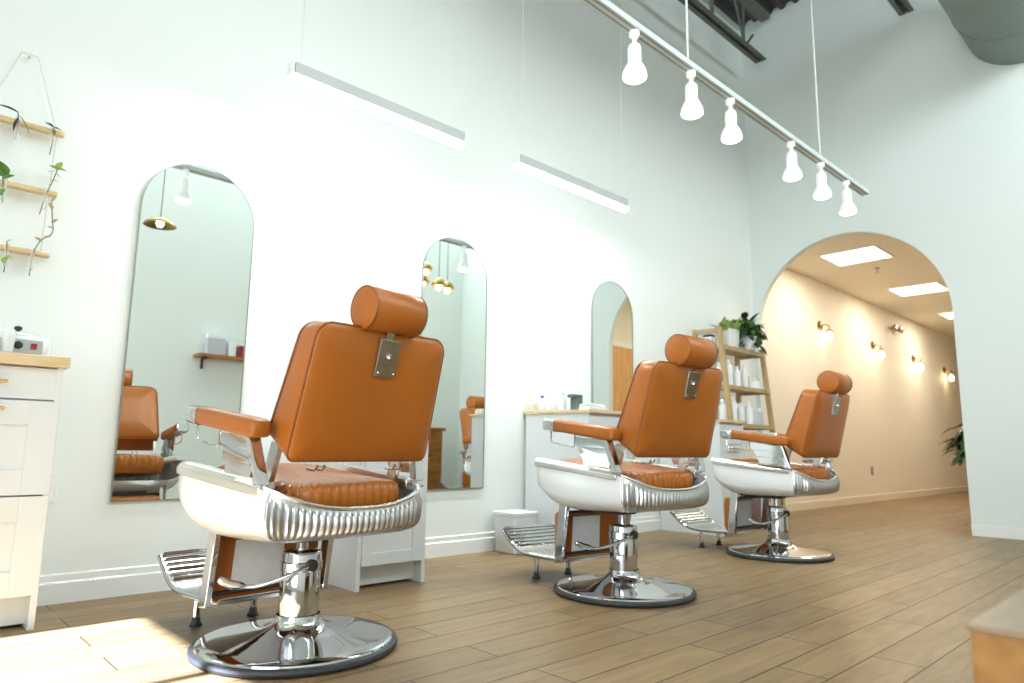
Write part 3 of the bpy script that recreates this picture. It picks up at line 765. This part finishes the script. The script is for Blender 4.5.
cutting(.438, 1.660, [(-.012, 0, -.10), (0, -.006, -.02), (.02, -.01, .06), (.028, -.012, .10)], [((.028, -.012, .10), (-1, -.3, .5), .034, .016), ((.028, -.012, .10), (.2, -.3, 1), .038, .017), ((.028, -.012, .10), (1, -.3, .3), .034, .016), ((.022, -.012, .085), (.6, -.4, -.4), .028, .013), ((.01, -.01, .05), (.9, -.2, .2), .026, .007), ((.02, -.012, .09), (-.7, -.4, -.2), .03, .013)], M['leaf_light'], 'tall pale green cutting at the right of the middle dowel')
cutting(.335, 1.398, [(0, 0, -.10), (0, -.006, -.02), (-.004, -.01, .025)], [((0, -.012, -.04), (-.3, -.5, -.6), .035, .014), ((0, -.012, -.03), (.5, -.5, -.5), .035, .014), ((-.003, -.012, .02), (.5, -.2, .7), .02, .006)], M['leaf_light'], 'short drooping cutting in the middle of the bottom dowel')
cutting(.420, 1.398, [(-.002, 0, -.10), (.0, -.006, -.01), (.02, -.012, .05), (.055, -.014, .09), (.05, -.012, .15), (.04, -.01, .22)], [((.02, -.014, .045), (-.6, -.3, .5), .03, .013), ((.03, -.014, .06), (.5, -.4, .5), .03, .012), ((.052, -.014, .11), (-.8, -.3, .2), .025, .011), ((.05, -.014, .13), (.4, -.4, .7), .03, .011), ((.045, -.012, .19), (-.4, -.3, .8), .03, .011), ((.04, -.012, .22), (.3, -.3, .9), .03, .01)], mat('faded_leaf', (.52, .50, .30, 1), .5, noise=.2, nscale=20), 'trailing pale vine cutting at the right of the bottom dowel')

# ---------------------------------------------------------------- ladder shelf with bottles and plant
t = thing('ladder_shelf', 'pale wooden ladder shelf leaning at the mirror wall beside the arch', 'shelf', (0, 0, 0))
LX0, LX1 = 5.36, 6.11
def front_y(z): return lerp(2.86, 3.02, z/1.70)
for X in (LX0, LX1):
    top = 1.72 if X == LX0 else 1.60
    bm = BM(); loft(bm, [[(X-.017, front_y(z)-.02, z), (X+.017, front_y(z)-.02, z), (X+.017, front_y(z)+.02, z), (X-.017, front_y(z)+.02, z)] for z in (0, top)]); obj('front_rail', bm, M['pine'], t, smooth=False)
    bm = BM(); box(bm, X-.017, X+.017, 3.245, 3.285, 0, 1.72 if X == LX0 else 1.60); obj('back_rail', bm, M['pine'], t, smooth=False)
    for z in ((1.70,) if X == LX0 else ())+(1.545, 1.195, .865, .45):
        bm = BM(); box(bm, X-.012, X+.012, front_y(z)+.015, 3.25, z-.022, z+.014); obj('side_bar', bm, M['pine'], t, smooth=False)
SHZ = (1.56, 1.21, .88, .46)
for z in SHZ:
    bm = BM(); box(bm, LX0+.018, LX1-.018, front_y(z)-.03, 3.244, z-.012, z); 
    box(bm, LX0+.018, LX1-.018, front_y(z)-.03, front_y(z)-.012, z-.035, z-.012); obj('shelf_board', bm, M['pine'], t, smooth=False)
def row(z, specs, gname, lab):
    for i, (x, dy, r, h, m) in enumerate(specs):
        pump_bottle(x, lerp(front_y(z)+.05, 3.2, dy), z+.0006, r*1.18, h*1.05, lab[i], M[m], M['bottle'], group=gname)
ords = ['leftmost', 'second from left', 'third from left', 'fourth from left', 'fifth from left', 'sixth from left', 'seventh from left', 'eighth from left', 'rightmost']
spec = [(5.43, .3, .026, .20, 'bottle'), (5.50, .0, .030, .225, 'bottle'), (5.575, .3, .026, .165, 'bottle'), (5.645, .0, .027, .18, 'bottle'), (5.715, .3, .025, .15, 'bottle'), (5.785, .0, .026, .20, 'bottle'), (5.85, .1, .026, .14, 'bottle_grey'), (5.92, .2, .03, .11, 'bottle'), (6.0, .1, .04, .10, 'bottle')]
row(1.21, spec, 'bottles on the upper ladder shelf', [f'white bottle on the ladder shelf board under the plant, {o}' for o in ords])
spec = [(5.43, .3, .026, .20, 'bottle'), (5.50, .0, .028, .23, 'bottle'), (5.57, .3, .026, .175, 'bottle'), (5.64, .0, .026, .18, 'bottle'), (5.705, .3, .026, .18, 'bottle'), (5.775, .0, .028, .195, 'bottle'), (5.845, .1, .026, .16, 'bottle'), (5.92, .1, .035, .15, 'bottle_grey'), (6.0, .1, .035, .15, 'bottle_grey')]
row(.88, spec, 'bottles on the middle ladder shelf', [f'bottle on the ladder shelf board level with the worktops, {o}' for o in ords])
# small white box on the top board, left
t = thing('product_box', 'small white box on the top of the ladder shelf, left of the pot', 'box', (5.42, 3.16, 1.5605))
bm = BM(); box(bm, -.03, .03, -.04, .04, 0, .11); obj('carton', bm, M['bottle'], t, bevel=.002, smooth=False)
bm = BM(); box(bm, -.0305, .0305, -.0405, .0405, .09, .112); obj('lid', bm, M['dark'], t, smooth=False)

def potted(name, label, loc, r, h, nl, L, w, m1, m2, seed, hang=.3, square=False, spread=1.0, pm='pot', yk=1.0):
    rnd = random.Random(seed)
    t = thing(name, label, 'plant', loc)
    bm = BM()
    if square: loft(bm, [[(x, y, z) for x, y in rrect(r*k, -r*k*.55, r*k*.55, .02, 4)] for k, z in ((.95, .0), (1, .006), (1, h-.01), (.97, h), (.9, h), (.88, h-.02))])
    else: lathe(bm, [(r*.72, 0), (r*.78, .005), (r, h-.01), (r*.98, h), (r*.9, h), (r*.86, h-.03)], n=28)
    obj('pot', bm, M[pm], t)
    bm = BM(); lathe(bm, [(r*(.5 if square else .84), h-.025), (r*(.5 if square else .84), h-.018), (.01, h-.012)], n=20); obj('soil', bm, M['soil'], t)
    bs = BM(); bl = BM()
    for i in range(nl):
        a = 2*PI*i/nl*2.4+rnd.uniform(-.3, .3); el = rnd.uniform(.0, 1.35)
        q = rnd.uniform(.2, .75)
        p0 = Vector((rnd.uniform(-.5, .5)*r, rnd.uniform(-.3, .3)*r, h-.015))
        d = Vector((math.cos(a)*math.cos(el)*spread, math.sin(a)*math.cos(el)*spread*yk, math.sin(el)*.9+.2))
        p2 = p0 + d*L*rnd.uniform(.5, 1.1); p1 = (p0+p2)/2+Vector((0, 0, L*.18))
        if hang and rnd.random() < hang: p2.z -= L*.55
        tube(bs, catmull([p0, p1, p2], 4), .0022, 5)
        dd = Vector((d.x, d.y, rnd.uniform(-.7, .35)))
        leaf(bl, p2, dd, L*rnd.uniform(.45, .8), w*rnd.uniform(.7, 1.2), 0 if rnd.random() < .5 else 1, .3)
    obj('stems', bs, M['stem'], t)
    obj('foliage', bl, [M[m1], M[m2]], t)
    return t
potted('potted_plant', 'leafy green plant in white pot on top of the ladder shelf', (5.86, 3.03, 1.5605), .095, .13, 240, .165, .032, 'leaf', 'leaf_dark', 3, .15, yk=.55)
pot2 = thing('planter_box', 'pale square planter on the ladder shelf, left of the leafy plant', 'planter', (5.57, 3.06, 1.5605))
bm = BM(); loft(bm, [[(x, y, z) for x, y in rrect(.10*k, -.07*k, .07*k, .012, 4)] for k, z in ((.9, 0), (.92, .005), (1, .165), (.95, .165), (.9, .13))]); obj('planter_body', bm, M['pot'], pot2)
bm = BM(); rnd = random.Random(5)
for k in range(44):
    a = rnd.uniform(0, 2*PI); leaf(bm, (rnd.uniform(-.08, .09), rnd.uniform(-.04, .04), .13), (math.cos(a), math.sin(a)*.5, rnd.uniform(.3, 1.4)), rnd.uniform(.10, .19), .03)
obj('foliage', bm, M['leaf_light'], pot2)

# corridor floor plant with a pink flower
t = potted('floor_plant', 'dark bushy plant in the corridor behind the right arch edge', (8.55, 1.80, 0), .15, .40, 260, .26, .046, 'leaf_dark', 'leaf_dark', 11, .3)
for c in t.children:
    if c.name.startswith(('foliage', 'stems')): c.location.z = .30
bm = BM()
for k in range(6): leaf(bm, (0, 0, 0), (math.cos(k), math.sin(k), .4), .045, .018)
o = obj('flower', bm, M['flower'], t, loc=(-.05, .25, .60)); o['label'] = 'single pink flower'

# ---------------------------------------------------------------- LED bars hung in front of the mirror wall
def light_bar(xa, xb, y, z, label):
    t = thing('linear_pendant_light', label, 'lamp', ((xa+xb)/2, y, z), 0, 'hanging LED light bars')
    L = (xb-xa)/2
    bm = BM(); box(bm, -L+.012, L-.012, -.026, .026, 0, .062); obj('housing', bm, M['lightbar'], t, bevel=.002, smooth=False)
    bm = BM(); rings = [[(x, yy, zz) for yy, zz in ((-.028, .001), (.028, .001), (.028, -.016), (.016, -.03), (-.016, -.03), (-.028, -.016))] for x in (-L+.004, L-.004)]
    loft(bm, rings); obj('diffuser', bm, M['led'], t, smooth=False)
    for s in (-1, 1):
        bm = BM(); box(bm, s*L-.006, s*L+.006, -.027, .027, -.003, .063); obj('end_cap', bm, M['lightbar_cap'], t, smooth=False)
        bm = BM(); tube(bm, [(s*(L-.045), 0, .06), (s*(L-.045), 0, ZC-z)], .0022, 6); obj('cable', bm, M['cable'], t)
    l = bpy.data.lights.new('bar_light', 'AREA'); l.shape = 'RECTANGLE'; l.size = 2*L-.05; l.size_y = .05; l.energy = BAR_W; l.color = (.94, 1, .98)
    l.spread = math.radians(180)
    lo = bpy.data.objects.new('bar_light', l); COL.objects.link(lo); lo.parent = t; lo.location = (0, 0, -.034)
BAR_W = 23
light_bar(1.285, 2.345, 2.92, 2.385, 'hanging white LED light bar on the left, above the nearest chair')
light_bar(2.775, 3.90, 2.92, 2.40, 'hanging white LED light bar on the right, above the middle chair')

# ---------------------------------------------------------------- track light
TY, TZ = 1.72, 2.565
t = thing('lighting_track', 'long white ceiling track hung on rods in front of the mirror wall', 'lighting track', (0, 0, 0))
bm = BM(); box(bm, .2, 5.25, TY-.028, TY+.028, TZ-.012, TZ+.02); obj('rail', bm, M['track'], t, bevel=.002, smooth=False)
bm = BM()
for s in (-1, 1): box(bm, .21, 5.245, TY+s*.014-.005, TY+s*.014+.005, TZ-.0135, TZ-.011)
obj('conductor_slot', bm, M['track_slot'], t, smooth=False)
for x in (.8, 2.83, 4.44):
    bm = BM(); tube(bm, [(x, TY, TZ+.015), (x, TY, ZC)], .006, 8); obj('hanging_rod', bm, M['cable'], t)
def spot_head(label):
    t = thing('track_spotlight', label, 'lamp', (0, 0, 0), 0, 'white spotlights on the lighting track')
    bm = BM(); lathe(bm, [(.022, .0), (.024, -.004), (.024, -.026), (.016, -.034)], n=20); obj('track_adapter', bm, M['lamp_white'], t)
    bm = BM(); lathe(bm, [(.010, -.03), (.010, -.075)], n=12); obj('swivel_stem', bm, M['lamp_white'], t)
    bm = BM(); lathe(bm, [(.020, -.068), (.028, -.076), (.031, -.088), (.031, -.145), (.029, -.152)], n=28); obj('lamp_holder', bm, M['lamp_white'], t)
    bm = BM(); lathe(bm, [(.029, -.145), (.031, -.158), (.043, -.18), (.053, -.20), (.0565, -.216), (.055, -.228)], n=32, cap=False); b = obj('bulb', bm, M['lamp_white'], t)
    bm = BM(); lathe(bm, [(.0555, -.224), (.054, -.234), (.043, -.242), (.02, -.246), (.002, -.247)], n=32); obj('bulb_face', bm, M['bulb'], b)
    return t
HX_ = (1.45, 2.375, 2.855, 3.25, 3.995, 4.44, 4.875)
wh = ['first white track spotlight, cut by the top edge, above the left light bar', 'second spotlight along the track from the left, largest one fully in view',
      'third track spotlight from the left, below the first hanging rod', 'fourth track spotlight from the left, above the middle of the track',
      'fifth track spotlight from the left, just left of the second hanging rod', 'sixth track spotlight, directly below the second hanging rod', 'last track spotlight, at the far right end of the track']
sp = None
for x, lab in zip(HX_, wh):
    o = spot_head(lab) if sp is None else copy_tree(sp)
    if sp is None: sp = o
    o.location = (x, TY, TZ-.012); o['label'] = lab
    l = bpy.data.lights.new('spot_lamp', 'SPOT'); l.energy = 4; l.spot_size = math.radians(95); l.spot_blend = .7; l.color = (1, .98, .92); l.shadow_soft_size = .05
    lo = bpy.data.objects.new('spot_lamp', l); COL.objects.link(lo); lo.location = (x, TY, TZ-.27)

# ---------------------------------------------------------------- corridor fixtures
def ceiling_panel(x0, label):
    t = thing('ceiling_light_panel', label, 'ceiling light', (x0+.3, 2.68, HZ), 0, 'square light panels in the corridor ceiling')
    bm = BM()
    for a, b, c, d in ((-.30, .30, -.30, -.275), (-.30, .30, .275, .30), (-.30, -.275, -.275, .275), (.275, .30, -.275, .275)): box(bm, a, b, c, d, -.012, 0)
    obj('frame', bm, M['trim'], t, smooth=False)
    bm = BM(); box(bm, -.275, .275, -.275, .275, -.008, -.001); obj('diffuser', bm, M['panel'], t, smooth=False)
    l = bpy.data.lights.new('panel_light', 'AREA'); l.shape = 'SQUARE'; l.size = .5; l.energy = 21; l.color = (1, .92, .77)
    lo = bpy.data.objects.new('panel_light', l); COL.objects.link(lo); lo.location = (x0+.3, 2.68, HZ-.02)
ceiling_panel(7.45, 'nearest glowing square light panel in the corridor ceiling')
ceiling_panel(9.62, 'second glowing ceiling light panel along the corridor')
ceiling_panel(11.85, 'third glowing ceiling light panel, half hidden by the arch edge')
def sconce(label):
    t = thing('wall_sconce', label, 'lamp', (0, 0, 0), 0, 'brass wall sconces along the corridor')
    R = Matrix.Rotation(PI/2, 4, 'X')
    bm = BM(); lathe(bm, [(.062, 0), (.062, .012), (.05, .022), (.012, .03)], n=28, mtx=R, center=(-.03, 0, .14)); obj('wall_plate', bm, M['brass_dark'], t)
    bm = BM(); tube(bm, catmull([(-.03, -.02, .14), (-.02, -.07, .15), (.005, -.10, .13), (.015, -.10, .08)], 5), .008, 8); obj('arm', bm, M['brass'], t)
    bm = BM(); lathe(bm, [(.018, .09), (.028, .085), (.040, .062), (.038, .058), (.02, .07)], n=20, center=(.015, -.10, 0)); obj('lamp_cup', bm, M['brass_dark'], t)
    bm = BM(); lathe(bm, [(.014, .065), (.022, .045), (.034, .015), (.037, -.012), (.029, -.038), (.015, -.055), (.002, -.057)], n=24, center=(.015, -.10, 0)); obj('bulb', bm, M['warm_bulb'], t)
    return t
sp = None
for x, z, lab in ((8.60, 2.075, 'nearest brass wall sconce with glowing bulb in the corridor'), (10.40, 2.03, 'second brass wall sconce from the arch'),
                  (12.18, 2.02, 'third brass wall sconce from the arch'), (13.88, 1.985, 'farthest brass wall sconce in the corridor')):
    o = sconce(lab) if sp is None else copy_tree(sp)
    if sp is None: sp = o
    o.location = (x, HY1, z); o['label'] = lab
    l = bpy.data.lights.new('sconce_lamp', 'POINT'); l.energy = 1.3; l.color = (1, .74, .42); l.shadow_soft_size = .05
    lo = bpy.data.objects.new('sconce_lamp', l); COL.objects.link(lo); lo.location = (x+.015, HY1-.19, z-.02)
t = thing('emergency_light', 'two-headed emergency light high on the corridor wall', 'emergency light', (11.3, HY1, 2.53))
bm = BM(); box(bm, -.1, .1, -.05, 0, -.03, .04); obj('housing', bm, M['hall_wall'], t, bevel=.01)
for s in (-1, 1):
    bm = BM(); lathe(bm, [(.03, 0), (.055, .05), (.055, .07), (.04, .075)], n=20, mtx=Matrix.Rotation(PI/2, 4, 'X'), center=(s*.12, -.03, .0)); obj('lamp_head', bm, M['plate'], t)
t = thing('ceiling_sprinkler', 'small sprinkler head on the corridor ceiling by nearest panel', 'sprinkler', (8.45, 2.70, HZ))
bm = BM(); lathe(bm, [(.035, 0), (.03, -.008), (.010, -.012), (.010, -.045), (.022, -.05), (.022, -.054)], n=18); obj('head', bm, M['plate'], t)

# ---------------------------------------------------------------- near bench at the lower right
t = thing('wooden_bench', 'out of focus wooden block bench at the bottom right corner', 'bench', (0, 0, 0))
bx, by, bz = 1.066, .266, .424
bm = BM(); box(bm, bx, bx+.9, by-.42, by, bz-.008, bz); obj('bench_top', bm, M['oak_top'], t, bevel=.002, smooth=False)
bm = BM(); box(bm, bx+.004, bx+.04, by-.416, by-.004, 0, bz-.008); obj('side_panel', bm, M['oak'], t, bevel=.002, smooth=False)
bm = BM(); box(bm, bx+.86, bx+.896, by-.416, by-.004, 0, bz-.008); obj('side_panel', bm, M['oak'], t, bevel=.002, smooth=False)
bm = BM(); box(bm, bx+.04, bx+.86, by-.40, by-.38, .05, bz-.035); obj('back_panel', bm, M['oak'], t, smooth=False)
bm = BM(); box(bm, bx+.04, bx+.86, by-.38, by-.004, .06, .085); obj('lower_shelf', bm, M['oak'], t, smooth=False)

# ---------------------------------------------------------------- other side of the room (shows in the mirrors)
t = thing('reception_desk', 'wooden drawer desk across the room, reflected in the second mirror', 'desk', (0, 0, 0))
bm = BM(); box(bm, 4.7, 5.75, -1.3, -.72, .86, .90); obj('desk_top', bm, M['desk'], t, bevel=.003, smooth=False)
bm = BM(); box(bm, 4.73, 5.72, -1.28, -.76, 0, .86); obj('carcass', bm, M['desk'], t, smooth=False)
for i in range(2):
    for k in range(3):
        xa = 4.75+.49*i; za = .06+.27*k
        bm = BM(); box(bm, xa, xa+.465, -.76, -.74, za, za+.25); d = obj('drawer', bm, M['desk'], t, bevel=.002, smooth=False)
        bm = BM(); tube(bm, [(xa+.17, -.725, za+.2), (xa+.30, -.725, za+.2)], .006, 8); obj('handle', bm, M['dark'], d)
t = thing('towel_stack', 'white towels stacked on the wooden desk across the room', 'towel', (5.3, -1.0, .9005))
for k in range(3):
    bm = BM(); loft(bm, [[(x, y, z+k*.035) for x, y in rrect(.16*q, -.1*q, .1*q, .03, 4)] for q, z in ((.96, 0), (1, .008), (1, .026), (.96, .034))]); obj('towel', bm, M['towel'], t)
def wall_shelf(x0, x1, z, label):
    t = thing('wall_shelf', label, 'shelf', (0, 0, 0))
    bm = BM(); box(bm, x0, x1, YO+.001, YO+.2, z-.03, z); obj('board', bm, M['desk'], t, smooth=False)
    for x in (x0+.1, x1-.1):
        bm = BM(); box(bm, x-.012, x+.012, YO+.001, YO+.02, z-.16, z-.03); box(bm, x-.012, x+.012, YO+.001, YO+.15, z-.05, z-.03); obj('bracket', bm, M['black'], t, smooth=False)
wall_shelf(2.66, 3.9, 1.655, 'dark wooden wall shelf across the room, upper one reflected in first mirror')
for i, (x, w, h, m) in enumerate(((2.86, .20, .24, 'bottle_grey'), (3.04, .08, .17, 'bottle'), (3.15, .05, .17, 'red'), (3.25, .05, .17, 'leaf_dark'), (3.33, .05, .18, 'bottle'), (3.45, .07, .2, 'bottle'))):
    t = thing('product_box', ['wide grey box on the wall shelf across the room', 'white box right of the wide grey box across the room', 'red box on the wall shelf across the room', 'dark green box on the wall shelf across the room', 'narrow white box right of the dark green box', 'last white box on the wall shelf across the room'][i], 'box', (x, YO+.11, 1.6555))
    bm = BM(); box(bm, -w/2, w/2, -.05, .05, 0, h); obj('carton', bm, M[m], t, bevel=.002, smooth=False)
    bm = BM(); box(bm, -w/2-.001, w/2+.001, -.051, .051, h*.8, h+.002); obj('lid', bm, M['bottle'], t, smooth=False)
def pendant(x, y, z, label):
    t = thing('pendant_lamp', label, 'lamp', (x, y, z))
    bm = BM(); lathe(bm, [(.012, .09), (.03, .085), (.08, .06), (.13, .03), (.15, 0), (.146, 0), (.12, .022), (.07, .05), (.01, .07)], n=36, cap=False); obj('shade', bm, M['brass_dark'], t)
    bm = BM(); lathe(bm, [(.01, .06), (.03, .04), (.035, .015), (.02, -.012), (.002, -.016)], n=20); obj('bulb', bm, M['warm_bulb'], t)
    bm = BM(); tube(bm, [(0, 0, .088), (0, 0, ZC-z)], .004, 6); obj('cord', bm, M['black'], t)
pendant(1.90, -.45, 2.76, 'brass dome pendant lamp across the room, reflected in the first mirror')
def globe(x, y, z, label):
    t = thing('globe_pendant', label, 'lamp', (x, y, z), 0, 'amber globe pendants across the room')
    bm = BM(); lathe(bm, [(.02, .102), (.05, .09), (.085, .055), (.1, .01), (.092, -.02), (.088, -.02), (.094, .01), (.08, .05), (.045, .083), (.02, .094)], n=28, cap=False); obj('globe', bm, M['smoke_glass'], t)
    bm = BM(); lathe(bm, [(.01, .08), (.03, .05), (.045, .0), (.035, -.05), (.01, -.07)], n=20); obj('bulb', bm, M['warm_bulb'], t)
    bm = BM(); tube(bm, [(0, 0, .1), (0, 0, ZC-z)], .004, 6); obj('cord', bm, M['black'], t)
globe(5.30, -.7, 3.02, 'highest amber globe pendant of the cluster in second mirror')
globe(5.42, -.55, 2.80, 'lowest amber globe pendant of the cluster in second mirror')
globe(5.72, -.75, 2.84, 'right amber globe pendant of the cluster in second mirror')
globe(5.14, -.55, 2.80, 'left amber globe pendant of the cluster in second mirror')

# ---------------------------------------------------------------- light
def area(name, loc, rot, sx, sy, e, col, spread=180):
    l = bpy.data.lights.new(name, 'AREA'); l.shape = 'RECTANGLE'; l.size = sx; l.size_y = sy; l.energy = e; l.color = col; l.spread = math.radians(spread)
    o = bpy.data.objects.new(name, l); COL.objects.link(o); o.location = loc; o.rotation_euler = rot; return o
# added fill lamp imitating window daylight, just inside the solid storefront wall
area('storefront_side_fill', (XS+.03, -.15, 1.35), (0, -PI/2, 0), 2.4, 2.5, 72, (.86, .94, 1.0), 120)
# second added fill, higher up; the wall has no opening there
area('high_storefront_fill', (XS+.05, .9, 3.9), (0, -math.radians(80), 0), 2.0, 4.2, 34, (.83, .97, 1.0))
# added fill high on the opposite wall, where no window is built
area('opposite_wall_fill', (4.0, YO+.06, 4.5), (math.radians(84), 0, 0), 5.0, 1.4, 158, (.84, .965, 1.0))
area('overhead_fill', (3.2, .2, 5.1), (math.radians(-12), 0, 0), 5.5, 2.4, 115, (.90, 1.0, .98))  # added overhead fill standing in for skylight and bounce, no fixture
s = bpy.data.lights.new('sun', 'SUN'); s.energy = 52; s.angle = math.radians(.6); s.color = (.86, .98, 1.22)
so = bpy.data.objects.new('sun', s); COL.objects.link(so)
so.rotation_euler = Vector((1, .004, -.72)).to_track_quat('-Z', 'Y').to_euler()

w = bpy.data.worlds.new('world'); scn.world = w; w.use_nodes = True
bg = w.node_tree.nodes['Background']; bg.inputs['Color'].default_value = (.80, .92, 1, 1); bg.inputs['Strength'].default_value = 2.2

# ---------------------------------------------------------------- camera
cam = bpy.data.cameras.new('camera'); co = bpy.data.objects.new('camera', cam); COL.objects.link(co)
yaw, pitch, roll = .81334, .156, .01457
fw = Vector((math.cos(yaw)*math.cos(pitch), math.sin(yaw)*math.cos(pitch), math.sin(pitch)))
rt = Vector((math.sin(yaw), -math.cos(yaw), 0)); up = rt.cross(fw)
r2 = rt*math.cos(roll)+up*math.sin(roll); u2 = up*math.cos(roll)-rt*math.sin(roll)
mt = Matrix((r2, u2, -fw)).transposed().to_4x4(); mt.translation = (0, 0, .64)
co.matrix_world = mt
cam.sensor_width = 36; cam.lens = 36*680/1024; cam.clip_start = .05
cam.dof.use_dof = True; cam.dof.focus_distance = 2.55; cam.dof.aperture_fstop = 2.4
scn.camera = co

scn.view_settings.view_transform = 'Standard'; scn.view_settings.look = 'None'
scn.view_settings.exposure = 0.10
scn.cycles.use_denoising = True
scn.cycles.max_bounces = 10; scn.cycles.diffuse_bounces = 5; scn.cycles.glossy_bounces = 6; scn.cycles.transparent_max_bounces = 8
scn.cycles.sample_clamp_indirect = 6; scn.cycles.caustics_reflective = False; scn.cycles.caustics_refractive = False
